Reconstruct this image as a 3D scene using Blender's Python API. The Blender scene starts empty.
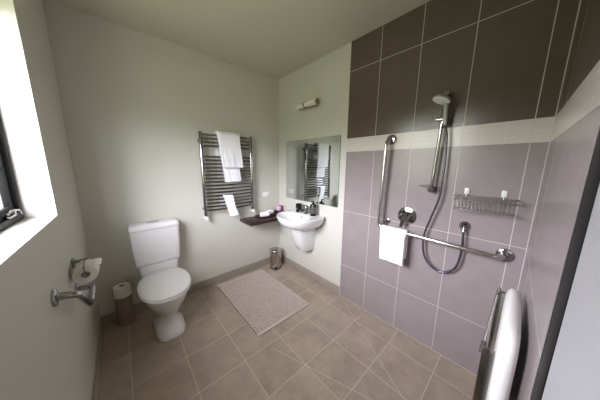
import bpy, bmesh, math, random
from mathutils import Vector, Matrix, noise
random.seed(4)
S = bpy.context.scene
COL = S.collection
PI = math.pi
W = 1.9887          # basin / shower wall x
YD = -2.445         # door and shower-seat wall y
H = 2.576           # ceiling
YT = -1.150         # where the tiling starts on the basin wall

# ------------------------------------------------------------------ materials
def rgb(r, g, b):
    f = lambda c: (c / 255 / 12.92) if c / 255 < .04045 else ((c / 255 + .055) / 1.055) ** 2.4
    return (f(r), f(g), f(b), 1)

class NT:
    def __init__(s, name):
        s.m = bpy.data.materials.new(name); s.m.use_nodes = True
        s.n = s.m.node_tree.nodes; s.l = s.m.node_tree.links
        s.b = s.n['Principled BSDF']
    def node(s, t, **k):
        n = s.n.new(t)
        for a, v in k.items(): setattr(n, a, v)
        return n
    def math(s, op, a, b=None, c=None):
        n = s.node('ShaderNodeMath', operation=op)
        for i, v in enumerate((a, b, c)):
            if v is None: continue
            if isinstance(v, (int, float)): n.inputs[i].default_value = v
            else: s.l.new(v, n.inputs[i])
        return n.outputs[0]
    def mix(s, f, a, b):
        n = s.node('ShaderNodeMix', data_type='RGBA')
        for i, v in ((0, f), (6, a), (7, b)):
            if isinstance(v, (int, float)): n.inputs[i].default_value = v
            elif isinstance(v, tuple): n.inputs[i].default_value = v
            else: s.l.new(v, n.inputs[i])
        return n.outputs[2]
    def noise(s, scale, detail=3, vec=None, rough=.5):
        n = s.node('ShaderNodeTexNoise'); n.inputs['Scale'].default_value = scale
        n.inputs['Detail'].default_value = detail; n.inputs['Roughness'].default_value = rough
        if vec: s.l.new(vec, n.inputs['Vector'])
        return n.outputs[0]
    def pos(s):
        g = s.node('ShaderNodeTexCoord'); x = s.node('ShaderNodeSeparateXYZ'); s.l.new(g.outputs['Object'], x.inputs[0])
        return g.outputs['Object'], x.outputs[0], x.outputs[1], x.outputs[2]
    def bump(s, h, strength=.2, dist=.002):
        n = s.node('ShaderNodeBump'); n.inputs['Strength'].default_value = strength; n.inputs['Distance'].default_value = dist
        s.l.new(h, n.inputs['Height']); s.l.new(n.outputs[0], s.b.inputs['Normal'])
    def set(s, **k):
        for a, v in k.items():
            i = s.b.inputs[a.replace('_', ' ')]
            if isinstance(v, (int, float, tuple)): i.default_value = v
            else: s.l.new(v, i)

def mat(name, col, rough=.5, metal=0., nscale=0, namp=.08, bump=0, bscale=200, **k):
    t = NT(name); c = rgb(*col)
    if nscale:
        o, *_ = t.pos()
        d = tuple(max(0, v * (1 - namp)) for v in c[:3]) + (1,); u = tuple(min(1, v * (1 + namp)) for v in c[:3]) + (1,)
        t.set(Base_Color=t.mix(t.noise(nscale, 3, o), d, u))
    else: t.set(Base_Color=c)
    t.set(Roughness=rough, Metallic=metal, **k)
    if bump:
        o, *_ = t.pos(); t.bump(t.noise(bscale, 3, o), bump, .002)
    return t.m

M = {}
M['wall'] = mat('white wall paint', (209, 207, 196), .45, nscale=3, namp=.015, bump=.05, bscale=260)
M['ceiling'] = mat('ceiling paint', (200, 196, 178), .7, nscale=2, namp=.015)
M['sill'] = mat('white gloss trim paint', (214, 212, 206), .35)
M['ceramic'] = mat('white vitreous china', (228, 227, 226), .08, nscale=2, namp=.005, Coat_Weight=.5)
M['seatplastic'] = mat('white seat plastic', (226, 225, 222), .18, nscale=2, namp=.005)
M['chrome'] = mat('polished chrome', (172, 170, 172), .09, 1., nscale=8, namp=.02)
M['railchrome'] = mat('towel rail chrome', (162, 160, 161), .12, 1., nscale=8, namp=.02)
M['barsteel'] = mat('polished stainless tube', (214, 211, 208), .17, 1., nscale=30, namp=.03)
M['wire'] = mat('chromed wire', (190, 186, 184), .25, 1., nscale=30, namp=.03)
M['steel'] = mat('brushed stainless steel', (150, 147, 142), .24, 1., nscale=30, namp=.06)
M['satin'] = mat('satin bin steel', (196, 190, 184), .2, 1., nscale=20, namp=.05)
M['black'] = mat('black powder coated aluminium', (9, 8, 11), .5, nscale=50, namp=.1, Specular_IOR_Level=.25)
M['blackplastic'] = mat('black plastic', (22, 21, 22), .2, nscale=20, namp=.1)
M['rubber'] = mat('grey rubber', (60, 58, 56), .7, nscale=40, namp=.1)
M['towel'] = mat('white terry cotton', (250, 249, 255), .95, nscale=60, namp=.03, bump=.6, bscale=420, Sheen_Weight=.3)
M['paper'] = mat('white tissue paper', (236, 232, 226), .95, nscale=40, namp=.02, bump=.2, bscale=200)
M['paperside'] = mat('layered paper edge', (214, 204, 194), .95, nscale=90, namp=.05)
M['card'] = mat('brown cardboard core', (120, 98, 78), .9, nscale=40)
M['brownpaper'] = mat('brown woven cover', (140, 124, 106), .85, nscale=60, namp=.12, bump=.4, bscale=240)
M['wood'] = NT('dark wenge wood').m
M['white plastic'] = mat('white plastic', (236, 236, 232), .3, nscale=5, namp=.01)
M['clear'] = mat('clear plastic', (225, 228, 235), .1, Transmission_Weight=.8)
M['mirror'] = mat('silvered mirror', (222, 228, 226), .005, 1.)
M['mirroredge'] = mat('bevelled glass edge', (150, 170, 162), .1, .4)
M['opal'] = mat('opal lamp glass', (232, 228, 214), .25, nscale=6, namp=.02)
M['pad'] = mat('white moulded seat pad', (238, 236, 232), .35, nscale=4, namp=.02)
M['silverplastic'] = mat('silver grey plastic', (186, 186, 180), .3, .3, nscale=12, namp=.04)
M['hose'] = mat('silver shower hose', (118, 116, 130), .22, .9, nscale=60, namp=.1)
M['pink'] = mat('purple patterned carton', (150, 60, 120), .5, nscale=60, namp=.5)
M['door'] = mat('door leaf paint', (184, 184, 187), .4, nscale=2, namp=.02)
# wood
t = NT('dark wenge'); o, x, y, z = t.pos()
mp = t.node('ShaderNodeMapping'); mp.inputs['Scale'].default_value = (4, 60, 60); t.l.new(o, mp.inputs[0])
t.set(Base_Color=t.mix(t.noise(1.6, 5, mp.outputs[0]), rgb(34, 22, 20), rgb(66, 46, 42)), Roughness=.3); M['wood'] = t.m

def grout_line(t, coord, offset, pitch, w):
    f = t.math('FRACT', t.math('ADD', t.math('DIVIDE', t.math('SUBTRACT', coord, offset), pitch), .5))
    d = t.math('MULTIPLY', t.math('ABSOLUTE', t.math('SUBTRACT', f, .5)), pitch)
    return t.math('LESS_THAN', d, w / 2)
def near(t, coord, val, w):
    return t.math('LESS_THAN', t.math('ABSOLUTE', t.math('SUBTRACT', coord, val)), w / 2)
def mx(t, *a):
    r = a[0]
    for b in a[1:]: r = t.math('MAXIMUM', r, b)
    return r
# floor tiles
t = NT('taupe floor tiles'); o, x, y, z = t.pos()
px, py = .3209, .3224
g = mx(t, grout_line(t, x, 1.7796, px, .003), grout_line(t, y, -1.4861, py, .003))
def diag(x0, y0, x1, y1):
    L = math.hypot(x1 - x0, y1 - y0); nx, ny = -(y1 - y0) / L, (x1 - x0) / L
    d = t.math('ADD', t.math('MULTIPLY', t.math('SUBTRACT', x, x0), nx), t.math('MULTIPLY', t.math('SUBTRACT', y, y0), ny))
    a = t.math('LESS_THAN', t.math('ABSOLUTE', d), .0013)
    s = t.math('ADD', t.math('MULTIPLY', t.math('SUBTRACT', x, x0), -ny * -1 if False else (x1 - x0) / L), t.math('MULTIPLY', t.math('SUBTRACT', y, y0), (y1 - y0) / L))
    i = t.math('MULTIPLY', t.math('GREATER_THAN', s, 0), t.math('LESS_THAN', s, L))
    return t.math('MULTIPLY', a, i)
g = mx(t, g, t.math('MULTIPLY', t.math('GREATER_THAN', x, W - .006), t.math('LESS_THAN', y, YT)), diag(1.985, -1.158, 1.382, -2.166), diag(1.026, -1.195, 1.382, -2.166), diag(1.985, -2.45, 1.382, -2.166), diag(.95, -2.45, 1.382, -2.166))
cell = t.node('ShaderNodeCombineXYZ')
t.l.new(t.math('FLOOR', t.math('DIVIDE', t.math('SUBTRACT', x, 1.7796), px)), cell.inputs[0])
t.l.new(t.math('FLOOR', t.math('DIVIDE', t.math('SUBTRACT', y, -1.4861), py)), cell.inputs[1])
wn = t.node('ShaderNodeTexWhiteNoise'); wn.noise_dimensions = '3D'; t.l.new(cell.outputs[0], wn.inputs[0])
addv = t.node('ShaderNodeVectorMath', operation='ADD'); t.l.new(o, addv.inputs[0]); 
sc = t.node('ShaderNodeVectorMath', operation='SCALE'); t.l.new(wn.outputs['Color'], sc.inputs[0]); sc.inputs['Scale'].default_value = 9
t.l.new(sc.outputs[0], addv.inputs[1])
n1 = t.noise(6, 6, addv.outputs[0], .62); n2 = t.noise(45, 4, addv.outputs[0], .6)
f = t.math('ADD', t.math('MULTIPLY', n1, 1.1), t.math('MULTIPLY', n2, .45)); f = t.math('SUBTRACT', f, .28)
base = t.mix(f, rgb(142, 126, 112), rgb(200, 184, 167))
base = t.mix(t.math('MULTIPLY', wn.outputs['Value'], .25), base, rgb(150, 134, 114))
t.set(Base_Color=t.mix(g, base, rgb(222, 212, 198)), Roughness=t.math('ADD', t.math('MULTIPLY', n1, .25), .2))
t.bump(t.math('SUBTRACT', t.math('MULTIPLY', n2, .3), g), .25, .0015); M['floor'] = t.m
# wall tiles
def walltile(name, axis, offset, pitch, gw=.004, mp=3):
    t = NT(name); o, x, y, z = t.pos(); h = x if axis == 'x' else y
    gv = grout_line(t, h, offset, pitch, gw)
    lower = mx(t, near(t, z, .381, .004), near(t, z, .981, .004), near(t, z, 2.320, .004), near(t, z, 1.5885, .003), near(t, z, 1.7135, .003))
    g = mx(t, gv, lower)
    if axis == 'y': g = mx(t, g, t.math('LESS_THAN', y, YD + .0035))
    band = t.math('MULTIPLY', t.math('GREATER_THAN', z, 1.5885), t.math('LESS_THAN', z, 1.7135))
    mg = mx(t, grout_line(t, z, 1.5885, .0313, .002), grout_line(t, h, offset, pitch / mp, gw / 2))
    up = t.math('GREATER_THAN', z, 1.70)
    n1 = t.noise(9, 5, o, .6); n2 = t.noise(120, 3, o, .6)
    c1 = t.mix(n1, rgb(146, 137, 137), rgb(164, 154, 153)); c2 = t.mix(n1, rgb(86, 74, 66), rgb(102, 90, 80))
    tile = t.mix(up, c1, c2)
    tile = t.mix(t.math('MULTIPLY', n2, .2), tile, rgb(104, 96, 92))
    tile = t.mix(g, tile, rgb(206, 198, 190))
    mos = t.mix(mg, t.mix(n2, rgb(204, 197, 190), rgb(218, 210, 203)), rgb(222, 217, 210))
    mos = t.mix(mx(t, gv, t.math('LESS_THAN', y, YD + .0035)) if axis == 'y' else gv, mos, rgb(206, 198, 190))
    t.set(Base_Color=t.mix(band, tile, mos), Roughness=.24, IOR=1.55)
    gg = mx(t, g, t.math('MULTIPLY', band, mg))
    t.bump(t.math('SUBTRACT', t.math('MULTIPLY', n2, .25), gg), .25, .0015)
    return t.m
M['tile_y'] = walltile('taupe wall tiles basin side', 'y', -1.449, .3085)
M['tile_x'] = walltile('taupe wall tiles seat side', 'x', 1.676, .752, .007, 7)
t = NT('skirting tile'); o, x, y, z = t.pos()
g = mx(t, grout_line(t, t.math('ADD', x, y), 1.7796 - .1, .3209, .003))
t.set(Base_Color=t.mix(g, t.mix(t.noise(14, 5, o), rgb(150, 142, 132), rgb(166, 158, 146)), rgb(190, 182, 174)), Roughness=.4); M['skirt'] = t.m
M['grout'] = mat('tile edge grout', (214, 208, 200), .8, nscale=60)
# window glass
t = NT('obscure window glass'); o, *_ = t.pos()
tr = t.node('ShaderNodeBsdfTransparent'); tr.inputs[0].default_value = (.93, .95, .96, 1)
tl = t.node('ShaderNodeBsdfTranslucent'); tl.inputs[0].default_value = (.8, .84, .88, 1)
gl = t.node('ShaderNodeBsdfGlossy'); gl.inputs['Roughness'].default_value = .12; gl.inputs[0].default_value = (.9, .9, .9, 1)
vo = t.node('ShaderNodeTexVoronoi'); vo.inputs['Scale'].default_value = 140; t.l.new(o, vo.inputs['Vector'])
bp = t.node('ShaderNodeBump'); bp.inputs['Strength'].default_value = .5; bp.inputs['Distance'].default_value = .002
t.l.new(vo.outputs[0], bp.inputs['Height']); t.l.new(bp.outputs[0], gl.inputs['Normal'])
m1 = t.node('ShaderNodeMixShader'); m1.inputs[0].default_value = .10; t.l.new(tr.outputs[0], m1.inputs[1]); t.l.new(tl.outputs[0], m1.inputs[2])
m2 = t.node('ShaderNodeMixShader'); m2.inputs[0].default_value = .06; t.l.new(m1.outputs[0], m2.inputs[1]); t.l.new(gl.outputs[0], m2.inputs[2])
t.l.new(m2.outputs[0], t.n['Material Output'].inputs[0]); M['glass'] = t.m
# mat
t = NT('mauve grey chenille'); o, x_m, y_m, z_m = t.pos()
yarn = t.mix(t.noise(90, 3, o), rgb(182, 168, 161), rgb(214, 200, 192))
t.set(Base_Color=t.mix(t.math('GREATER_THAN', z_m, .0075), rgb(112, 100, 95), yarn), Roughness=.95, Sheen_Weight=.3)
t.bump(t.noise(500, 2, o), .5, .002); M['mat'] = t.m
M['mathem'] = mat('mauve grey mat binding', (206, 194, 188), .9, nscale=120, namp=.08, bump=.4, bscale=500)

# ------------------------------------------------------------------ helpers
def tag(o, label=None, cat=None, group=None, kind=None):
    if label: o['label'] = label
    if cat: o['category'] = cat
    if group: o['group'] = group
    if kind: o['kind'] = kind
    return o
def empty(name, loc=(0, 0, 0), label=None, cat=None, group=None):
    o = bpy.data.objects.new(name, None); o.empty_display_size = .05; COL.objects.link(o); o.location = loc
    return tag(o, label, cat, group)
def link(name, bm, m, parent=None, smooth=35, recalc=True):
    if recalc: bmesh.ops.recalc_face_normals(bm, faces=bm.faces)
    me = bpy.data.meshes.new(name); bm.to_mesh(me); bm.free()
    for mm in (m if isinstance(m, (list, tuple)) else [m]): me.materials.append(mm)
    if smooth:
        for p in me.polygons: p.use_smooth = True
        me.set_sharp_from_angle(angle=math.radians(smooth))
    o = bpy.data.objects.new(name, me); COL.objects.link(o)
    if parent:
        o.parent = parent
        r = parent
        off = Vector((0, 0, 0))
        while r: off += r.location; r = r.parent
        me.transform(Matrix.Translation(-off))      # parts are modelled in world space
    return o
def root_mesh(o):
    """move a one-mesh thing's origin to the middle of its base"""
    vs = [v.co for v in o.data.vertices]
    c = Vector(((min(v.x for v in vs) + max(v.x for v in vs)) / 2, (min(v.y for v in vs) + max(v.y for v in vs)) / 2, min(v.z for v in vs)))
    o.data.transform(Matrix.Translation(-c)); o.location = c
    return o
def box(bm, a, b, bev=0, seg=2, mi=0):
    x0, y0, z0 = map(min, a, b); x1, y1, z1 = map(max, a, b)
    r = bmesh.ops.create_cube(bm, size=1); vs = r['verts']
    for v in vs: v.co = Vector(((x0 + x1) / 2 + v.co.x * (x1 - x0), (y0 + y1) / 2 + v.co.y * (y1 - y0), (z0 + z1) / 2 + v.co.z * (z1 - z0)))
    fs = {f for v in vs for f in v.link_faces}
    for f in fs: f.material_index = mi
    if bev:
        es = {e for v in vs for e in v.link_edges}
        bmesh.ops.bevel(bm, geom=list(es), offset=bev, segments=seg, profile=.5, affect='EDGES', clamp_overlap=True)
    return vs
def loft(bm, rings, cap=True, closed=True, mi=0):
    L = [[bm.verts.new(p) for p in r] for r in rings]
    n = len(L[0])
    for a, b in zip(L, L[1:]):
        for i in range(n if closed else n - 1):
            f = bm.faces.new((a[i], a[(i + 1) % n], b[(i + 1) % n], b[i])); f.material_index = mi
    if cap:
        for r in (L[0], L[-1]):
            f = bm.faces.new(r); f.material_index = mi
    return L
def frame_of(d, up=None):
    d = d.normalized(); up = up or (Vector((0, 0, 1)) if abs(d.z) < .9 else Vector((1, 0, 0)))
    a = d.cross(up).normalized(); return a, a.cross(d).normalized()
def smooth_path(pts, r, seg=6):
    """polyline with rounded corners of radius r"""
    P = [Vector(p) for p in pts]; out = [P[0]]
    for a, b, c in zip(P, P[1:], P[2:]):
        d1 = (a - b); d2 = (c - b); l = min(r, d1.length * .48, d2.length * .48)
        s = b + d1.normalized() * l; e = b + d2.normalized() * l
        for i in range(seg + 1):
            t = i / seg; out.append((1 - t) ** 2 * s + 2 * t * (1 - t) * b + t * t * e)
    out.append(P[-1]); return out
def catmull(pts, n=8):
    P = [Vector(p) for p in pts]; P = [2 * P[0] - P[1]] + P + [2 * P[-1] - P[-2]]; out = []
    for i in range(1, len(P) - 2):
        for k in range(n):
            t = k / n; a, b, c, d = P[i - 1:i + 3]
            out.append(.5 * ((2 * b) + (c - a) * t + (2 * a - 5 * b + 4 * c - d) * t * t + (3 * b - a - 3 * c + d) * t ** 3))
    out.append(P[-2]); return out
def tube(bm, path, r, n=12, cap=True, mi=0):
    P = [Vector(p) for p in path]; rings = []; a = None
    for i, p in enumerate(P):
        d = (P[min(i + 1, len(P) - 1)] - P[max(i - 1, 0)]).normalized()
        if a is None: a, b = frame_of(d)
        else:
            a = (a - d * a.dot(d)).normalized(); b = a.cross(d).normalized()
        rr = r[i] if isinstance(r, (list, tuple)) else r
        rings.append([p + a * math.cos(2 * PI * k / n) * rr + b * math.sin(2 * PI * k / n) * rr for k in range(n)])
    return loft(bm, rings, cap, True, mi)
def lathe(bm, prof, base, axis=(0, 0, 1), n=32, mi=0, cap=True):
    ax = Vector(axis).normalized(); a, b = frame_of(ax); base = Vector(base)
    rings = [[base + ax * h + (a * math.cos(2 * PI * k / n) + b * math.sin(2 * PI * k / n)) * r for k in range(n)] for r, h in prof]
    return loft(bm, rings, cap, True, mi)
def single(name, fn, m, parent=None, **k):
    bm = bmesh.new(); fn(bm); return link(name, bm, m, parent, **k)
def sq(a, p): return math.copysign(abs(a) ** p, a)
def sring(cx, cy, hx, hy, z, p=.6, n=40, egg=0):
    out = []
    for k in range(n):
        a = 2 * PI * k / n; c, s = sq(math.cos(a), p), sq(math.sin(a), p)
        w = 1 - egg * max(0, -s) ** 1.5
        out.append(Vector((cx + hx * c * w, cy + hy * s, z)))
    return out

# ------------------------------------------------------------------ room shell
T = .12
def struct(name, bm, m, **k): return tag(link(name, bm, m, smooth=None, **k), kind='structure')
bm = bmesh.new(); box(bm, (-.4, YD - .2, -.1), (W + .2, .2, 0)); struct('floor', bm, M['floor'])
bm = bmesh.new(); box(bm, (-.4, YD - .2, H), (W + .2, .2, H + .1)); struct('ceiling', bm, M['ceiling'])
bm = bmesh.new(); box(bm, (-.25, 0, 0), (W + T, T, H)); struct('wall_back', bm, M['wall'])
bm = bmesh.new(); box(bm, (W, YT, 0), (W + T, 0, H)); struct('wall_right', bm, M['wall'])
bm = bmesh.new(); box(bm, (W, YD - T, 0), (W + T, YT, H)); o = struct('wall_shower', bm, M['tile_y'])
# thin pale edge where the tiles begin
bm = bmesh.new(); box(bm, (W - .003, YT - .002, 0), (W + .01, YT + .004, H)); struct('trim_1', bm, M['grout'])
# left wall with the window opening
WY0, WY1, WZ0, WZ1 = -1.80, -.772, 1.183, 2.22
bm = bmesh.new()
TW = .17
box(bm, (-TW, WY1, 0), (0, 0, H)); box(bm, (-TW, YD - .06, 0), (0, WY0, H))
box(bm, (-TW, WY0, 0), (0, WY1, WZ0)); box(bm, (-TW, WY0, WZ1), (0, WY1, H))
struct('wall_left', bm, M['wall'])
# window reveal lining and sill
bm = bmesh.new()
box(bm, (-TW, WY0, WZ0 - .001), (.004, WY1, WZ0 + .004)); box(bm, (-TW, WY1 - .004, WZ0), (.001, WY1 + .001, WZ1)); 
box(bm, (-TW, WY0 - .001, WZ0), (.001, WY0 + .004, WZ1)); box(bm, (-TW, WY0, WZ1 - .004), (.001, WY1, WZ1 + .001))
struct('trim_2', bm, M['sill'])
# window_1 : black aluminium casement
wroot = empty('window_1', (-.13, (WY0 + WY1) / 2, WZ0)); tag(wroot, kind='structure')
def rectframe(bm, x0, x1, y0, y1, z0, z1, w):
    box(bm, (x0, y0, z0), (x1, y0 + w, z1), .003); box(bm, (x0, y1 - w, z0), (x1, y1, z1), .003)
    box(bm, (x0, y0 + w, z0), (x1, y1 - w, z0 + w), .003); box(bm, (x0, y0 + w, z1 - w), (x1, y1 - w, z1), .003)
y0, y1, z0, z1 = WY0 + .004, WY1 - .004, WZ0 + .004, WZ1 - .004
single('window_frame', lambda b: rectframe(b, -.165, -.102, y0, y1, z0, z1, .028), M['black'], wroot)
ym = (y0 + y1) / 2
for a, c in ((ym + .012, y1 - .028), (y0 + .028, ym - .012)):
    s_ = single('window_sash', lambda b: rectframe(b, -.152, -.116, a, c, z0 + .028, z1 - .028, .042), M['black'], wroot)
    g_ = single('window_pane', lambda b: box(b, (-.138, a + .042, z0 + .07), (-.134, c - .042, z1 - .07)), M['glass'], s_, smooth=None)
single('window_mullion', lambda b: box(b, (-.165, ym - .012, z0 + .028), (-.108, ym + .012, z1 - .028)), M['black'], wroot)
def stay(b):
    box(b, (-.118, -.95, z0 + .030), (-.098, -.84, z0 + .040), .002)
    box(b, (-.112, -.875, z0 + .038), (-.100, -.845, z0 + .058), .003)
    tube(b, smooth_path([(-.106, -.95, z0 + .045), (-.100, -.90, z0 + .060), (-.096, -.845, z0 + .052), (-.096, -.83, z0 + .030)], .01), .005, 8)
single('window_stay', stay, M['steel'], wroot)
# door wall with tiles, black jamb, white door leaf
DX0, DX1 = .10, .91
bm = bmesh.new(); box(bm, (1.005, YD - T, 0), (W, YD, H)); struct('wall_seat_side', bm, M['tile_x'])
bm = bmesh.new(); box(bm, (-TW, YD - T, 0), (DX0 - .09, YD, H)); box(bm, (DX0 - .09, YD - T, 2.14), (1.005, YD, H)); struct('wall_door_side', bm, M['wall'])
droot = empty('door_1', (.47, YD - .02, 0)); tag(droot, kind='structure')
def djamb(b):
    box(b, (.91, YD - T, 0), (1.005, YD, 2.14), .002); box(b, (DX0 - .09, YD - T, 0), (DX0, YD, 2.14), .002)
    box(b, (DX0, YD - T, 2.06), (.91, YD, 2.14), .002)
single('door_frame', djamb, M['black'], droot)
single('door_leaf', lambda b: box(b, (DX0 + .003, YD - .042, .006), (.907, YD - .001, 2.056), .002), M['door'], droot)
# this wall is about one degree out of square with the shower wall
piv = Vector((W, YD, 0)); Q = Matrix.Translation(piv) @ Matrix.Rotation(math.radians(1.1), 4, 'Z') @ Matrix.Translation(-piv)
for o in (bpy.data.objects['wall_seat_side'], bpy.data.objects['wall_door_side'], droot): o.matrix_world = Q @ Matrix.Translation(o.location)
# skirting tiles
sk = .094
bm = bmesh.new(); box(bm, (0, -.011, 0), (W, 0, sk), .001, 1); struct('baseboard_back', bm, M['skirt'])
bm = bmesh.new(); box(bm, (W - .011, YT + .004, 0), (W, -.011, sk), .001, 1); struct('baseboard_right', bm, M['skirt'])
bm = bmesh.new(); box(bm, (0, YD - .03, 0), (.011, -.011, sk), .001, 1); struct('baseboard_left', bm, M['skirt'])

# ------------------------------------------------------------------ toilet
cx = .458
toi = empty('toilet', (cx, -.35, 0), 'white close-coupled toilet with its lid down against the back wall', 'toilet')
def pan(b):
    # z, y_back, y_front, half width, egg
    S_ = [(0, -.17, -.595, .114, .10, .62), (.012, -.165, -.602, .118, .10, .62), (.045, -.17, -.590, .108, .1, .65), (.085, -.18, -.562, .090, .1, .75), (.13, -.19, -.540, .079, .1, .85),
          (.17, -.19, -.548, .086, .1, .9), (.22, -.18, -.580, .109, .1, .95), (.28, -.17, -.625, .138, .1, .95), (.34, -.17, -.668, .160, .1, .95), (.395, -.17, -.690, .172, .1, .92), (.415, -.17, -.694, .175, .1, .92), (.420, -.175, -.688, .170, .1, .92)]
    loft(b, [sring(cx, (a + c) / 2, w, (a - c) / 2, z, p, 44, e) for z, a, c, w, e, p in S_])
bowl = single('pan', pan, M['ceramic'], toi, smooth=60)
def seatring(b):
    loft(b, [sring(cx, -.455, hx, hy, z, .88, 48, .08) for z, hx, hy in ((.421, .178, .245), (.424, .185, .253), (.434, .186, .254), (.438, .182, .250))])
single('seat', seatring, M['seatplastic'], toi, smooth=60)
def lid(b):
    loft(b, [sring(cx, -.444, hx, hy, z, .78, 48, .14) for z, hx, hy in ((.440, .180, .252), (.443, .188, .261), (.452, .189, .262), (.459, .183, .256), (.464, .162, .235), (.466, .10, .15), (.4665, .03, .05))])
single('seat_lid', lid, M['seatplastic'], toi, smooth=60)
def hinge_(b):
    box(b, (cx - .10, -.205, .42), (cx + .10, -.18, .445), .008)
single('hinge', hinge_, M['seatplastic'], toi)
def plinth(b):
    loft(b, [sring(cx, -.105, hx, hy, z, .35, 40) for z, hx, hy in ((.30, .11, .085), (.36, .125, .09), (.43, .150, .088), (.475, .156, .072), (.525, .158, .070))])
single('cistern_platform', plinth, M['ceramic'], toi, smooth=60)
def cist(b):
    loft(b, [sring(cx, -.0995 - (k - .17) / 2 + .0, hx, k / 2 + .0, z, .22, 48) for z, hx, k in ((.522, .155, .150), (.530, .173, .162), (.555, .179, .166), (.72, .186, .170), (.860, .190, .172))])
single('cistern', cist, M['ceramic'], toi, smooth=50)
def clid(b):
    loft(b, [sring(cx, -.103, hx, hy, z, .22, 48) for z, hx, hy in ((.862, .189, .0865), (.865, .192, .089), (.880, .193, .090), (.905, .190, .087), (.913, .176, .074), (.915, .10, .04))])
cl = single('cistern_lid', clid, M['ceramic'], toi, smooth=60)
bt = single('flush_button', lambda b: loft(b, [sring(cx - .005, -.105, hx, hy, z, .8, 32) for z, hx, hy in ((.913, .048, .022), (.917, .048, .022), (.919, .044, .018), (.9185, .02, .01))]), M['chrome'], cl)

# ------------------------------------------------------------------ spare roll tower
ax_, ay_ = .170, -.085
sp = empty('toilet_roll_tower', (ax_, ay_, 0), 'tall brown cylindrical spare roll holder in the corner beside the toilet', 'roll holder')
single('tube_body', lambda b: lathe(b, [(.058, 0), (.062, .004), (.060, .15), (.060, .268), (.057, .27)], (ax_, ay_, 0), n=36), M['brownpaper'], sp)
def roll(b, base, axis, R=.055, L=.1, rc=.021):
    a = Vector(axis).normalized()
    lathe(b, [(rc, .002), (rc, 0), (R - .004, 0), (R, .004), (R, L - .004), (R - .004, L), (rc, L), (rc, L - .002)], base, a, 40, cap=False)
    u, v = frame_of(a); base = Vector(base)
def roll_thing(name, base, axis, label, R, L, rc=.02, tail=None):
    r = empty(name, base, label, 'toilet roll')
    def body(b):
        roll(b, base, axis, R, L, rc)
        if tail: tail(b)
    single('paper', body, M['paper'], r, smooth=40)
    def core(b):
        a = Vector(axis).normalized()
        lathe(b, [(rc, .002), (rc, L - .002), (rc - .002, L - .002), (rc - .002, .002), (rc, .002)], base, a, 24, cap=False)
    single('core', core, M['card'], r)
    return r
roll_thing('toilet_roll', (ax_, ay_, .2705), (0, 0, 1), 'spare white toilet roll standing on top of the brown tower', .060, .098)

# ------------------------------------------------------------------ toilet paper on the left wall
hx_ = .075
hold = empty('toilet_roll_holder', (0, -.66, .87), 'chrome toilet roll holder with a wire arm on the left wall', 'toilet roll holder')
single('wall_plate', lambda b: box(b, (0, -.685, .845), (.012, -.645, .897), .004), M['steel'], hold)
single('arm', lambda b: box(b, (.010, -.672, .866), (.066, -.652, .884), .005), M['steel'], hold)
RY0, RY1, RX, RZ = -.800, -.700, .062, .834
single('spindle', lambda b: tube(b, smooth_path([(.058, -.662, .876), (.058, -.690, .888), (.060, -.808, .886), (RX, -.812, RZ), (RX, -.770, RZ)], .01), .0035, 8), M['steel'], hold)
single('spindle_cap', lambda b: lathe(b, [(.0, 0), (.016, .001), (.018, .006), (.012, .010)], (RX, -.8065, RZ), (0, 1, 0), 20), M['steel'], hold)
def ptail(b):
    R = .0525; pr_ = []
    for i in range(9):
        a = PI / 2 + .5 - i * .13; pr_.append((RX + math.cos(a) * R, RZ + math.sin(a) * R))
    x_, z_ = pr_[-1]
    pr_ += [(x_ + .012, z_ + .003), (x_ + .026, z_ + .001), (x_ + .040, z_ - .005)]
    loft(b, [[(x, RY0 + .001, z), (x, RY1 - .001, z), (x, RY1 - .001, z + .0012), (x, RY0 + .001, z + .0012)] for x, z in pr_])
roll_thing('toilet_roll', (RX, RY0, RZ), (0, 1, 0), 'white toilet roll with a loose tail hanging from the wire holder on the left wall', .052, .10, .019, ptail)

def flange(b, c, axis, R=.038, d=.012):
    lathe(b, [(R * .98, 0), (R, .003), (R * .96, d * .7), (R * .8, d), (R * .3, d + .001)], c, axis, 32)
gr = empty('grab_rail', (0, -.9, .8), 'short cranked polished steel grab rail on the left wall beside the toilet', 'grab rail')
gp = smooth_path([(.004, -1.116, .891), (.070, -1.112, .878), (.072, -.905, .705), (.072, -.70, .712), (.004, -.69, .716)], .045, 8)
single('bar', lambda b: tube(b, gp, .0155, 16), M['chrome'], gr)
for yy, zz in ((-1.116, .891), (-.69, .716)): single('flange', lambda b: flange(b, (0, yy, zz), (1, 0, 0)), M['chrome'], gr)

# ------------------------------------------------------------------ heated towel rail
tr = empty('heated_towel_rail', (1.225, -.08, .885), 'chrome ladder heated towel rail on the back wall', 'towel rail')
XL, XR = .934, 1.508
def upright(x):
    def f(b):
        lathe(b, [(.014, 0), (.019, .004), (.0195, .010), (.0195, .895), (.017, .902), (.008, .904)], (x, -.075, .885), (0, 0, 1), 20)
    return f
for x in (XL, XR): single('upright', upright(x), M['railchrome'], tr)
zs = [1.762, 1.722, 1.682, 1.642] + [1.533 - .0391 * i for i in range(16)]
def bar(z):
    def f(b):
        n = 14; pts = []
        for i in range(n + 1):
            u = i / n; pts.append((XL + (XR - XL) * u, -.078 - .042 * math.sin(PI * u), z))
        tube(b, pts, .0105, 10)
    return f
for z in zs: single('rung', bar(z), M['railchrome'], tr)
for x, z in ((XL, 1.70), (XR, 1.70), (XL, .96), (XR, .96)):
    single('bracket', lambda b: lathe(b, [(.014, 0), (.014, .006), (.008, .008), (.008, .065)], (x, 0, z), (0, -1, 0), 16), M['railchrome'], tr)
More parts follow.
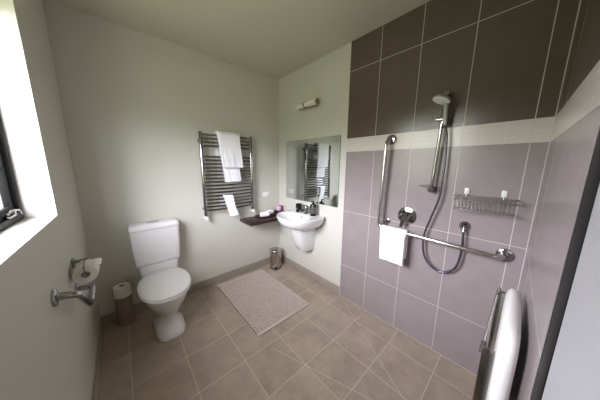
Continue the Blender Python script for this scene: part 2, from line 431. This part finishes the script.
for x in (XL, XR):
    def valve(b):
        tube(b, smooth_path([(x, -.075, .889), (x, -.075, .855), (x, -.001, .855)], .012), .009, 12)
        lathe(b, [(.012, 0), (.017, .003), (.018, .03), (.013, .036)], (x, -.082, .857), (0, -1, 0), 18)
    single('valve', valve, M['white plastic'], tr)

# draped towels -------------------------------------------------------------
def drape(b, rows, nu=26, th=.006, amp=.003, freq=3.0, seed=0):
    """rows: (xl, xr, y, z) from one hem over the bar to the other; resampled to a soft sheet"""
    R = []
    for i in range(len(rows) - 1):
        a, c = rows[i], rows[i + 1]; k = max(1, int(math.dist(a[2:], c[2:]) / .015))
        for j in range(k):
            t = j / k; R.append([p + (q - p) * t for p, q in zip(a, c)])
    R.append(list(rows[-1]))
    P = []
    for i, (xl, xr, y, z) in enumerate(R):
        a = R[max(0, i - 1)]; c = R[min(len(R) - 1, i + 1)]
        ty, tz = c[2] - a[2], c[3] - a[3]; l = math.hypot(ty, tz) or 1; ny, nz = -tz / l, ty / l
        row = []
        for j in range(nu + 1):
            u = j / nu; x = xl + (xr - xl) * u
            n_ = noise.noise(Vector((u * freq * 2 + seed, z * 3.0, seed))) * amp + noise.noise(Vector((u * freq * 7 + seed, z * 9, 3.3))) * amp * .5
            zz = z + (noise.noise(Vector((u * 4 + seed, i * .02, 7))) * .006 if i in (0, len(R) - 1) else 0)
            row.append((Vector((x, y, zz)), Vector((0, ny, nz)), n_))
        P.append(row)
    nr = len(P)
    front = [[b.verts.new(p + n * (th / 2 + d)) for p, n, d in row] for row in P]
    back = [[b.verts.new(p - n * (th / 2 - d)) for p, n, d in row] for row in P]
    for i in range(nr - 1):
        for j in range(nu):
            b.faces.new((front[i][j], front[i][j + 1], front[i + 1][j + 1], front[i + 1][j]))
            b.faces.new((back[i][j + 1], back[i][j], back[i + 1][j], back[i + 1][j + 1]))
        for j in (0, nu):
            q = (front[i][j], front[i + 1][j], back[i + 1][j], back[i][j]); b.faces.new(q if j == 0 else q[::-1])
    for i in (0, nr - 1):
        for j in range(nu):
            q = (front[i][j], back[i][j], back[i][j + 1], front[i][j + 1]); b.faces.new(q if i == 0 else q[::-1])
def subd(o, n=1):
    m = o.modifiers.new('sub', 'SUBSURF'); m.levels = n; m.render_levels = n; return o
bm = bmesh.new()
drape(bm, [(1.10, 1.31, -.048, 1.30), (1.085, 1.315, -.048, 1.62), (1.066, 1.325, -.052, 1.765), (1.068, 1.33, -.075, 1.787), (1.068, 1.332, -.118, 1.790), (1.075, 1.332, -.140, 1.775), (1.090, 1.330, -.142, 1.70), (1.105, 1.338, -.142, 1.55), (1.125, 1.322, -.142, 1.40), (1.138, 1.335, -.144, 1.255)], th=.007, amp=.005, seed=1)
drape(bm, [(1.070, 1.325, -.070, 1.797), (1.070, 1.326, -.110, 1.803), (1.074, 1.326, -.150, 1.792), (1.076, 1.326, -.166, 1.765), (1.088, 1.330, -.170, 1.65), (1.098, 1.345, -.172, 1.52), (1.110, 1.350, -.176, 1.418)], th=.010, amp=.008, freq=4, seed=5)
tow = root_mesh(link('bath_towel', bm, M['towel'], smooth=80)); subd(tow)
tag(tow, 'large folded white bath towel hanging over the top of the chrome towel rail', 'towel')
bm = bmesh.new()
zt = 1.105
drape(bm, [(1.10, 1.19, -.055, .96), (1.10, 1.20, -.055, 1.06), (1.105, 1.215, -.075, zt - .002), (1.11, 1.225, -.118, zt + .003), (1.113, 1.228, -.147, zt - .015), (1.140, 1.240, -.150, .99), (1.165, 1.270, -.150, .90), (1.175, 1.280, -.150, .855)], nu=14, th=.008, amp=.003, seed=9)
o = root_mesh(link('hand_towel', bm, M['towel'], smooth=80)); subd(o)
tag(o, 'small white hand towel hanging askew from a lower rung of the towel rail', 'towel')

# ------------------------------------------------------------------ light switch
sw = empty('light_switch', (1.762, 0, 1.01), 'white rectangular switch plate on the back wall right of the towel rail', 'switch')
single('plate', lambda b: box(b, (1.702, -.010, 1.012), (1.812, 0, 1.082), .004), M['white plastic'], sw)
for dx in (-.022, .022): single('rocker', lambda b: box(b, (1.762 + dx - .008, -.014, 1.036), (1.762 + dx + .008, -.0095, 1.062), .002), M['white plastic'], sw)

# ------------------------------------------------------------------ shelf and things on it
SZ = .765
bm = bmesh.new(); box(bm, (1.36, -.285, SZ - .038), (W, 0, SZ), .002)
o = root_mesh(link('wall_shelf', bm, M['wood'])); tag(o, 'dark brown floating wood shelf in the corner between towel rail and basin', 'shelf')
bm = bmesh.new()
def tray(b):
    x0, x1, y0, y1 = 1.56, 1.82, -.205, -.035
    box(b, (x0, y0, SZ), (x1, y1, SZ + .006), .002); 
    for a, c in (((x0, y0), (x1, y0 + .006)), ((x0, y1 - .006), (x1, y1)), ((x0, y0), (x0 + .006, y1)), ((x1 - .006, y0), (x1, y1))):
        box(b, (a[0], a[1], SZ + .003), (c[0], c[1], SZ + .022), .002)
tray(bm); o = root_mesh(link('tray', bm, M['wood'])); tag(o, 'dark shallow wooden tray lying on the corner shelf', 'tray')
def rolled(b, c, ax, L, R, seed):
    c = Vector(c); ax = Vector(ax).normalized(); u, v = frame_of(ax)
    rings = []
    prof = [(.25, 0), (.8, .0), (.97, .05), (1, .15), (.97, .5), (1.0, .85), (.97, .95), (.8, 1), (.25, 1)]
    for rr, h in prof:
        ring = []
        for k in range(28):
            a = 2 * PI * k / 28; q = R * rr * (1 + .10 * noise.noise(Vector((math.cos(a) * 1.5 + seed, math.sin(a) * 1.5, h * 3))))
            ring.append(c + ax * (h - .5) * L + u * math.cos(a) * q + v * math.sin(a) * q * .9)
        rings.append(ring)
    loft(b, rings)
bm = bmesh.new(); rolled(bm, (1.645, -.145, SZ + .006 + .034), (.9, -.2, 0), .12, .038, 2)
o = root_mesh(link('rolled_face_cloth', bm, M['towel'], smooth=70)); subd(o); tag(o, 'rolled white face cloth at the left end of the tray', 'cloth')
bm = bmesh.new(); rolled(bm, (1.755, -.095, SZ + .006 + .034), (.75, .3, .0), .105, .037, 8)
o = root_mesh(link('rolled_face_cloth', bm, M['towel'], smooth=70)); subd(o); tag(o, 'rolled white face cloth at the right end of the tray, nearer the basin', 'cloth')
bm = bmesh.new(); box(bm, (1.885, -.125, SZ), (1.982, -.02, SZ + .045), .003)
o = root_mesh(link('wooden_block', bm, M['wood'])); tag(o, 'low dark brown block in the shelf corner under the pink carton', 'block')
SB = SZ + .045
bx = empty('soap_carton', (1.93, -.06, SB), 'small pink and purple carton on the dark block in the shelf corner', 'carton')
single('carton_side', lambda b: box(b, (1.90, -.110, SB), (1.935, -.045, SB + .060), .002), mat('pale pink card', (226, 190, 210), .5, nscale=30), bx)
single('carton_sleeve', lambda b: box(b, (1.9355, -.112, SB), (1.976, -.043, SB + .062), .002), M['pink'], bx)

# ------------------------------------------------------------------ basin
bas = empty('wash_basin', (W, -.625, .40), 'white wall-hung wash basin with a half pedestal under the mirror', 'basin')
BY, BW, BD, BZ = -.648, .285, .435, .868
def outline(s, z, inset=0, n=48, back=0.):
    """D shaped outline from the wall round the front"""
    pts = []
    for k in range(n + 1):
        a = PI * k / n
        c, s_ = math.cos(a), math.sin(a)
        pts.append(Vector((W - back - (BD * s - inset) * sq(s_, .78), BY + (BW * s - inset) * sq(c, .78), z)))
    return pts
def basin(b):
    rings = []
    def dring(fx, fy, z, back=0.):
        pts = []
        n = 48
        for k in range(n):
            a = 2 * PI * k / n; c, s_ = math.cos(a), math.sin(a)
            if s_ >= 0: x = W - .14 - (BD - .14) * fx * sq(s_, .9); y = BY + BW * fy * sq(c, .9)
            else: x = W - .14 + (.14 - back) * sq(-s_, .35); y = BY + BW * fy * sq(c, .35) if False else BY + BW * fy * sq(c, .55)
            pts.append(Vector((x, y, z)))
        return pts
    # outside, from underside up to rim
    for z, fx, fy in ((.700, .10, .38), (.705, .35, .48), (.725, .62, .64), (.755, .82, .80), (.79, .93, .91), (.825, .985, .972), (.85, 1., .995), (BZ - .004, 1., 1.), (BZ, .985, .985)):
        rings.append(dring(fx, fy, z))
    # rim across to inner bowl
    def iring(f, z, bx_=.0):
        pts = []; n = 48; cx0 = W - .275 + bx_; rx, ry = .142 * f, .236 * f
        for k in range(n):
            a = 2 * PI * k / n; pts.append(Vector((cx0 - rx * sq(math.sin(a), .92), BY + ry * sq(math.cos(a), .9), z)))
        return pts
    for f, z in ((1.0, BZ), (.965, BZ - .006), (.93, BZ - .03), (.86, BZ - .07), (.70, BZ - .105), (.45, BZ - .125), (.12, BZ - .13)): rings.append(iring(f, z))
    L = [[b.verts.new(p) for p in r] for r in rings]
    n = 48
    for a, c in zip(L, L[1:]):
        for i in range(n): b.faces.new((a[i], a[(i + 1) % n], c[(i + 1) % n], c[i]))
    b.faces.new(L[0]); b.faces.new(L[-1])
single('bowl', basin, M['ceramic'], bas, smooth=55)
def shroud(b):
    R_ = []
    for z, w, d in ((.395, .06, .10), (.398, .085, .135), (.42, .098, .165), (.50, .110, .20), (.60, .120, .232), (.68, .128, .25), (.735, .132, .26)):
        pts = []
        for k in range(33):
            a = PI * k / 32; pts.append(Vector((W - .003 - d * sq(math.sin(a), .75), BY + .015 + w * sq(math.cos(a), .6), z)))
        R_.append(pts)
    loft(b, R_)
single('half_pedestal', shroud, M['ceramic'], bas, smooth=60)
single('overflow_hole', lambda b: lathe(b, [(.009, 0), (.011, .002), (.006, .0035)], (W - .1445, BY, BZ - .035), (-1, 0, .22), 20), M['blackplastic'], bas)
single('waste', lambda b: lathe(b, [(.022, 0), (.024, .003), (.015, .006)], (W - .275, BY, BZ - .1315), (0, 0, 1), 20), M['chrome'], bas)
tap = empty('basin_tap', (W - .075, BY, BZ), 'chrome lever mixer tap in the middle of the basin back', 'tap')
TX = W - .075
single('tap_body', lambda b: lathe(b, [(.028, 0), (.029, .004), (.026, .008), (.026, .085), (.022, .094)], (TX, BY - .01, BZ), (0, 0, 1), 24), M['chrome'], tap)
single('spout', lambda b: loft(b, [[(TX - .005 - d, BY - .01 + sy * w, BZ + z + sz * h) for sy, sz in ((-1, -1), (1, -1), (1, 1), (-1, 1))] for d, w, h, z in ((0, .018, .014, .048), (.06, .016, .011, .047), (.105, .015, .008, .040), (.112, .012, .006, .036))]), M['chrome'], tap)
single('tap_lever', lambda b: loft(b, [[(TX + .01 - d, BY - .01 + sy * w, BZ + .014 + z + sz * h) for sy, sz in ((-1, -1), (1, -1), (1, 1), (-1, 1))] for d, w, h, z in ((0, .016, .006, .084), (.03, .013, .006, .090), (.085, .010, .004, .104), (.09, .007, .003, .105))]), M['chrome'], tap)
cup = empty('tumbler', (W - .085, BY + .115, BZ), 'black tumbler standing on the basin left of the tap', 'tumbler')
single('cup_body', lambda b: lathe(b, [(.032, 0), (.036, .003), (.039, .105), (.037, .106), (.033, .008), (.0, .007)], (W - .085, BY + .115, BZ), n=28), M['blackplastic'], cup)
single('cup_badge', lambda b: box(b, (W - .126, BY + .104, BZ + .040), (W - .122, BY + .128, BZ + .055), .001), mat('silver badge', (190, 190, 190), .3, .8, nscale=10), cup)
pb = empty('pump_bottle', (W - .075, BY - .13, BZ), 'black soap pump bottle standing on the basin right of the tap', 'bottle')
bX, bY = W - .080, BY - .135
single('bottle_body', lambda b: lathe(b, [(.034, 0), (.037, .003), (.037, .125), (.032, .136), (.013, .142), (.013, .148)], (bX, bY, BZ), n=28), M['blackplastic'], pb)
def pump(b):
    lathe(b, [(.013, .142), (.015, .145), (.015, .158), (.006, .160), (.005, .172)], (bX, bY, BZ), n=16)
    tube(b, [(bX + .008, bY, BZ + .174), (bX - .020, bY, BZ + .176), (bX - .036, bY, BZ + .169)], .0055, 8)
single('pump', pump, M['blackplastic'], pb)
single('label_strip', lambda b: lathe(b, [(.0378, .03), (.0378, .105)], (bX, bY, BZ), n=28, cap=False), mat('dark grey label', (84, 82, 84), .4, nscale=120, namp=.4), pb)

# mirror ---------------------------------------------------------------------
mi = empty('mirror', (W, -.633, 1.005), 'frameless rectangular wall mirror above the basin', 'mirror')
single('mirror_glass', lambda b: box(b, (W - .009, -1.077, 1.005), (W - .003, -.187, 1.757)), M['mirror'], mi, smooth=None)
def medge(b):
    y0, y1, z0, z1 = -1.079, -.185, 1.003, 1.759
    for a, c in (((y0, z0), (y1, z0 + .002)), ((y0, z1 - .002), (y1, z1)), ((y0, z0 + .002), (y0 + .002, z1 - .002)), ((y1 - .002, z0 + .002), (y1, z1 - .002))):
        box(b, (W - .010, a[0], a[1]), (W, c[0], c[1]))
single('bevelled_edge', medge, M['mirroredge'], mi)
for yy in (-1.02, -.245):
    for zz in (1.06, 1.70): single('mirror_screw', lambda b: lathe(b, [(.006, 0), (.006, .002), (.003, .003)], (W - .009, yy, zz), (-1, 0, 0), 16), M['chrome'], mi)

# wall lamp ------------------------------------------------------------------
LZ, LX = 2.128, W - .062
lm = empty('wall_lamp', (W, -.62, LZ), 'twin opal glass tube light above the mirror, switched off', 'lamp')
single('backplate', lambda b: box(b, (W - .022, -.70, LZ - .028), (W, -.54, LZ + .022), .005), M['chrome'], lm)
single('stem', lambda b: tube(b, [(W - .02, -.60, LZ - .004), (LX, -.60, LZ - .004)], .012, 14), M['chrome'], lm)
for a, c in ((-.452, -.592), (-.608, -.79)):
    single('glass_shade', lambda b: lathe(b, [(.018, 0), (.027, .004), (.029, .012), (.029, abs(c - a) - .006), (.026, abs(c - a))], (LX, a, LZ), (0, -1, 0), 28), M['opal'], lm)
single('centre_clip', lambda b: lathe(b, [(.031, 0), (.031, .014)], (LX, -.593, LZ), (0, -1, 0), 28), M['chrome'], lm)
single('end_cap', lambda b: lathe(b, [(.030, 0), (.031, .002), (.031, .010), (.024, .014)], (LX, -.791, LZ), (0, -1, 0), 28), M['chrome'], lm)
single('lower_rail', lambda b: box(b, (LX - .012, -.80, LZ - .042), (LX + .02, -.50, LZ - .034), .002), M['chrome'], lm)

# pedal bin --------------------------------------------------------------------
bx_, by_ = 1.803, -.152
pbn = empty('pedal_bin', (bx_, by_, 0), 'small stainless steel pedal bin on the floor in the corner under the basin', 'bin')
single('bin_body', lambda b: lathe(b, [(.078, .012), (.080, .014), (.080, .240), (.078, .242)], (bx_, by_, 0), n=40), M['satin'], pbn)
single('bin_base', lambda b: lathe(b, [(.080, 0), (.082, .002), (.082, .013), (.079, .0135)], (bx_, by_, 0), n=40), M['blackplastic'], pbn)
single('bin_lid', lambda b: lathe(b, [(.082, .243), (.084, .246), (.084, .262), (.080, .272), (.06, .280), (.02, .284)], (bx_, by_, 0), n=40), M['satin'], pbn, smooth=50)
dv = Vector((-.57, -.82, 0)).normalized(); pc = Vector((bx_, by_, 0)) + dv * .092; sd = Vector((-dv.y, dv.x, 0))
def pedal(b):
    loft(b, [[pc + dv * d + sd * s * w + Vector((0, 0, z + h)) for s, h in ((-1, 0), (1, 0), (1, .010), (-1, .010))] for d, w, z in ((-.012, .022, .018), (.012, .022, .016), (.022, .018, .012))])
single('pedal', pedal, M['blackplastic'], pbn)
single('hinge_clip', lambda b: box(b, (bx_ - .02, by_ + .078, .22), (bx_ + .02, by_ + .092, .262), .003), M['blackplastic'], pbn)

# bath mat ---------------------------------------------------------------------
X0, X1, Y0, Y1 = 1.0, 1.612, -1.045, -.075
bmr = empty('bath_mat', ((X0 + X1) / 2, (Y0 + Y1) / 2, 0), 'rectangular mauve grey chenille bath mat on the tiled floor', 'bath mat')
def pile(b):
    nx, ny = 150, 210; m = .028
    ya, yb = Y0 + m, Y1 - m
    V = []
    for j in range(ny + 1):
        row = []
        for i in range(nx + 1):
            x = X0 + (X1 - X0) * i / nx; y = ya + (yb - ya) * j / ny
            bx2 = math.sin(PI * (x - X0) / .022 + 1.2 * noise.noise(Vector((x * 9, y * 9, 0)))); by2 = math.sin(PI * (y - Y0) / .026 + 1.5 * noise.noise(Vector((x * 25, y * 9, 5))))
            h = .003 + .016 * (abs(bx2) ** .6) * (abs(by2) ** .6) + .002 * noise.noise(Vector((x * 60, y * 60, 2)))
            if i in (0, nx) or j in (0, ny): h = .001
            w = .0015 * noise.noise(Vector((y * 14, 3, i)))
            row.append(b.verts.new((x + (w if i in (0, nx) else 0), y, h)))
        V.append(row)
    for j in range(ny):
        for i in range(nx): b.faces.new((V[j][i], V[j][i + 1], V[j + 1][i + 1], V[j + 1][i]))
    bt_ = [b.verts.new((x, y, .0005)) for x, y in ((X0, ya), (X1, ya), (X1, yb), (X0, yb))]; b.faces.new(bt_[::-1])
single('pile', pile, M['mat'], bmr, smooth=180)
for a, c in ((Y0, Y0 + .03), (Y1 - .03, Y1)):
    single('hem', lambda b: box(b, (X0 - .001, a, .0005), (X1 + .001, c, .009), .003), M['mathem'], bmr)

# ------------------------------------------------------------------ shower wall
GX = W - .075
lg = empty('grab_rail', (W, -1.95, .93), 'long L-shaped polished steel grab rail on the shower tiles', 'grab rail')
ptop = (W - .002, -1.600, 1.668); pright = (W - .002, -2.362, .915)
gp = smooth_path([ptop, (GX, -1.592, 1.652), (GX, -1.580, .930), (GX, -2.345, .912), pright], .05, 8)
single('bar', lambda b: tube(b, gp, .016, 18), M['barsteel'], lg)
for p in (ptop, pright): single('flange', lambda b: flange(b, (W, p[1], p[2]), (-1, 0, 0), .042, .014), M['chrome'], lg)
def corner_fix(b):
    tube(b, [(W - .004, -1.625, .975), (GX, -1.600, .932)], .011, 12); flange(b, (W, -1.625, .975), (-1, 0, 0), .026, .01)
single('corner_bracket', corner_fix, M['chrome'], lg)
bm = bmesh.new()
zb = .935
drape(bm, [(0, 0, 0, 0)] * 2) if False else None
# towel over the horizontal bar, hanging parallel to the wall
def ydrape(b, y0, y1, rows, nu=16, th=.008, amp=.002, seed=0):
    tmp = bmesh.new()
    drape(tmp, [(y0 + a, y1 + c, x - GX, z) for a, c, x, z in rows], nu, th, amp, 3, seed)
    me = bpy.data.meshes.new('t'); tmp.to_mesh(me); tmp.free()
    me.transform(Matrix(((0, 1, 0, GX), (1, 0, 0, 0), (0, 0, 1, 0), (0, 0, 0, 1)))); b.from_mesh(me); bpy.data.meshes.remove(me)
ydrape(bm, -1.822, -1.612, [(0, 0, GX + .026, .70), (0, 0, GX + .026, .90), (0, 0, GX + .022, .938), (0, 0, GX, .950), (0, 0, GX - .022, .940), (0, 0, GX - .029, .90), (-.002, -.006, GX - .031, .78), (-.002, -.012, GX - .031, .655)], seed=3, th=.012)
ydrape(bm, -1.819, -1.618, [(0, 0, GX - .034, .905), (0, 0, GX - .040, .90), (-.002, -.006, GX - .041, .78), (-.001, -.012, GX - .041, .668)], seed=6, th=.009)
o = root_mesh(link('face_towel', bm, M['towel'], smooth=80)); subd(o); tag(o, 'small white folded towel over the left end of the long shower grab rail', 'towel')

mx_ = empty('shower_mixer', (W, -1.778, 1.045), 'round chrome shower mixer valve with lever on the tiles above the folded towel', 'shower mixer')
single('mixer_plate', lambda b: lathe(b, [(.070, 0), (.073, .003), (.070, .009), (.045, .014), (.042, .02)], (W, -1.778, 1.050), (-1, 0, 0), 40), M['chrome'], mx_)
single('mixer_knob', lambda b: lathe(b, [(.040, .015), (.041, .02), (.037, .055), (.028, .064), (.01, .066)], (W, -1.778, 1.050), (-1, 0, 0), 32), M['chrome'], mx_)
single('mixer_lever', lambda b: loft(b, [[(W - .05 - o_, -1.778 + sy * w + dy, 1.05 - d + 0) if False else (W - o_ + sx * .007, -1.778 + sy * w + dy, 1.055 - d) for sx, sy in ((-1, -1), (1, -1), (1, 1), (-1, 1))] for d, w, o_, dy in ((0, .018, .058, 0), (.03, .014, .062, .006), (.085, .012, .066, .014), (.092, .009, .066, .015))]), M['chrome'], mx_)

# slide rail with hand shower
SX = W - .055; SY = -1.962
sh = empty('shower_slide_rail', (W, SY, 1.28), 'chrome shower slide rail fixed upright to the tiled wall', 'shower rail')
single('slide_bar', lambda b: tube(b, [(SX, SY + .022, 1.275), (SX, SY, 1.92)], .0115, 16), M['chrome'], sh)
def rcap(z, y):
    def f(b):
        tube(b, [(W, y, z), (SX - .012, y, z)], [.021, .018], 20)
    return f
single('rail_end', rcap(1.925, SY), M['chrome'], sh); single('rail_end', rcap(1.283, SY + .022), M['chrome'], sh)
single('soap_dish', lambda b: lathe(b, [(.01, 0), (.035, .002), (.052, .012), (.054, .013), (.036, .005), (.01, .003)], (SX - .035, SY + .045, 1.305), (0, 0, 1), 24), M['clear'], sh)
def clamp(b):
    tube(b, [(SX - .012, SY + .040, 1.765), (SX - .008, SY - .03, 1.765)], .0155, 16); tube(b, [(SX + .002, SY + .001, 1.74), (SX + .002, SY, 1.79)], .019, 16)
single('slider', clamp, M['chrome'], sh)
hs = empty('hand_shower', (SX - .03, SY, 1.77), 'silver hand shower held in the slider at the top of the rail', 'hand shower')
def handle(b):
    tube(b, [(SX - .022, SY - .018, 1.725), (SX - .028, SY - .014, 1.78), (SX - .045, SY - .016, 1.83), (SX - .060, SY - .012, 1.872)], [.010, .013, .014, .016], 16)
single('handle', handle, M['silverplastic'], hs)
hax = Vector((-.25, .30, -1)).normalized()
hc = Vector((SX - .070, SY + .000, 1.895))
single('spray_head', lambda b: lathe(b, [(.012, -.006), (.030, 0), (.046, .010), (.052, .020), (.052, .027)], hc, hax, 32), M['silverplastic'], hs, smooth=50)
single('spray_face', lambda b: lathe(b, [(.051, .0275), (.047, .031), (.01, .033)], hc, hax, 32), M['white plastic'], hs)
hosep = catmull([(SX - .022, SY - .018, 1.727), (W - .058, -1.992, 1.66), (W - .05, -2.000, 1.52), (W - .05, -2.001, 1.397), (W - .05, -1.995, 1.232), (W - .05, -1.957, 1.069), (W - .045, -1.928, .930), (W - .04, -1.938, .794), (W - .04, -1.99, .712), (W - .04, -2.068, .688), (W - .04, -2.138, .748), (W - .042, -2.160, .874), (W - .042, -2.156, 1.0), (W - .040, -2.153, 1.035)], 10)
o = single('shower_hose', lambda b: tube(b, hosep, .0072, 12), M['hose'], None); root_mesh(o); tag(o, 'flexible silver shower hose hanging in a loop from the hand shower', 'hose')
ot = empty('hose_outlet', (W, -2.150, 1.052), 'round chrome hose outlet elbow on the tiles under the wire basket', 'hose outlet')
single('outlet_plate', lambda b: lathe(b, [(.031, 0), (.032, .003), (.028, .010), (.020, .014), (.019, .034), (.012, .042)], (W, -2.152, 1.052), (-1, 0, 0), 28), M['chrome'], ot)
single('outlet_nut', lambda b: tube(b, [(W - .030, -2.153, 1.05), (W - .040, -2.153, 1.018)], .011, 12), M['chrome'], ot)

# wire basket
wb = empty('wire_basket', (W, -2.23, 1.165), 'chrome wire shower basket hooked to the tiled wall', 'basket')
bx0, bx1, by0, by1 = W - .095, W - .006, -2.378, -2.082
def loop(z, i=0, r=.0028):
    def f(b):
        pts = smooth_path([((bx0 + bx1) / 2, by1 - i, z), (bx0 + i, by1 - i, z), (bx0 + i, by0 + i, z), (bx1 - i, by0 + i, z), (bx1 - i, by1 - i, z), ((bx0 + bx1) / 2, by1 - i, z)], .03, 5)
        tube(b, pts, r, 8)
    return f
single('rim_wire', loop(1.262, 0, .0035), M['wire'], wb); single('rim_wire', loop(1.240), M['wire'], wb); 
single('base_wire', loop(1.178, .008), M['wire'], wb)
n = 15
for i in range(n):
    y = by1 - .014 - (by1 - by0 - .028) * i / (n - 1)
    single('cross_wire', lambda b: tube(b, smooth_path([(bx0 + .002, y, 1.262), (bx0 + .008, y, 1.172), (bx1 - .004, y, 1.172), (bx1 - .002, y, 1.262)], .01, 3), .0013, 6), M['wire'], wb)
for y in (-2.135, -2.312):
    single('suction_hook', lambda b: (box(b, (W - .010, y - .013, 1.272), (W, y + .013, 1.312), .004), tube(b, smooth_path([(W - .008, y, 1.28), (W - .014, y, 1.256), (W - .006, y, 1.25)], .004, 3), .003, 8)), M['white plastic'], wb)

# ------------------------------------------------------------------ folded shower seat
st = empty('folding_shower_seat', (1.35, YD, .44), 'white padded shower seat folded up against the tiled side wall', 'shower seat')
def pad(b):
    x0, x1, z0, z1 = 1.13, 1.60, .42, .915
    n = 44
    def r(s, y):
        pts = []
        for k in range(n):
            a = 2 * PI * k / n; c, s_ = sq(math.cos(a), .32), sq(math.sin(a), .32)
            pts.append(Vector(((x0 + x1) / 2 + ((x1 - x0) / 2 - s) * c, y, (z0 + z1) / 2 + ((z1 - z0) / 2 - s) * s_)))
        return pts
    loft(b, [r(.05, -2.4425), r(.018, -2.4405), r(.004, -2.431), r(0, -2.418), r(.002, -2.406), r(.012, -2.397), r(.03, -2.3925), r(.06, -2.3915)])
single('seat_pad', pad, M['pad'], st, smooth=60)
for x, zt_ in ((1.19, .80), (1.52, .885)):
    single('side_rail', lambda b: box(b, (x - .012, -2.3910, .40), (x + .012, -2.358 if x < 1.3 else -2.368, zt_), .002), M['steel'], st)
single('cross_tube', lambda b: box(b, (1.202, -2.390, .46), (1.508, -2.370, .482), .002), M['steel'], st)
lg_ = single('leg', lambda b: (tube(b, [(1.53, -2.368, .885), (1.40, -2.356, .672)], .0055, 10), tube(b, [(1.50, -2.370, .880), (1.56, -2.370, .880)], .006, 8)), M['steel'], st)
single('foot', lambda b: tube(b, [(1.403, -2.3562, .682), (1.375, -2.3545, .640)], .009, 12), M['rubber'], lg_)
for x in (1.19, 1.52):
    single('wall_bracket', lambda b: box(b, (x - .03, YD - .017, .36), (x + .03, YD - .001, .46), .002), M['steel'], st)
    single('hinge_pin', lambda b: box(b, (x - .008, YD - .002, .402), (x + .008, -2.387, .418), .002), M['steel'], st)

# ------------------------------------------------------------------ daylight
w = bpy.data.worlds.new('World'); S.world = w; w.use_nodes = True
nt = w.node_tree; bg = nt.nodes['Background']
tc = nt.nodes.new('ShaderNodeTexCoord'); sx = nt.nodes.new('ShaderNodeSeparateXYZ'); nt.links.new(tc.outputs['Generated'], sx.inputs[0])
cr = nt.nodes.new('ShaderNodeValToRGB'); nt.links.new(sx.outputs[2], cr.inputs[0])
e = cr.color_ramp.elements; e[0].position = 0; e[0].color = (.055, .058, .014, 1); e[1].position = 1; e[1].color = (.30, .285, .30, 1)
for p_, c_ in ((.10, (.060, .064, .016)), (.24, (1.0, .955, 1.06)), (.52, (1.0, .955, 1.06)), (.72, (.45, .425, .44))):
    k = e.new(p_); k.color = (*c_, 1)
nt.links.new(cr.outputs[0], bg.inputs[0]); bg.inputs[1].default_value = 63
ld = bpy.data.lights.new('window_daylight', 'AREA'); ld.shape = 'RECTANGLE'; ld.size = WZ1 - WZ0; ld.size_y = WY1 - WY0
ld.cycles.is_portal = True
lo = bpy.data.objects.new('window_daylight', ld); COL.objects.link(lo); lo.location = (-.175, (WY0 + WY1) / 2, (WZ0 + WZ1) / 2); lo.rotation_euler = (0, -PI / 2, 0)

# ------------------------------------------------------------------ camera
cam = bpy.data.cameras.new('camera'); co = bpy.data.objects.new('camera', cam); COL.objects.link(co)
cam.sensor_width = 36; cam.sensor_fit = 'HORIZONTAL'; cam.lens = 199.47 * 36 / 600; cam.clip_start = .005
y_, p_, r_ = -.7331, -.1737, .0089
fw = Vector((-math.sin(y_) * math.cos(p_), math.cos(y_) * math.cos(p_), math.sin(p_))); rt = Vector((math.cos(y_), math.sin(y_), 0)); up = rt.cross(fw)
rt, up = math.cos(r_) * rt + math.sin(r_) * up, -math.sin(r_) * rt + math.cos(r_) * up
m = Matrix((( rt.x, up.x, -fw.x, .266), (rt.y, up.y, -fw.y, -2.3737), (rt.z, up.z, -fw.z, 1.4536), (0, 0, 0, 1)))
co.matrix_world = m; S.camera = co
S.view_settings.view_transform = 'Standard'; S.view_settings.look = 'None'; S.view_settings.gamma = 1; S.view_settings.use_curve_mapping = False
S.view_settings.exposure = 0.0
S.cycles.max_bounces = 12; S.cycles.diffuse_bounces = 8; S.cycles.glossy_bounces = 6; S.cycles.transparent_max_bounces = 8
S.cycles.sample_clamp_indirect = 6; S.cycles.use_denoising = True
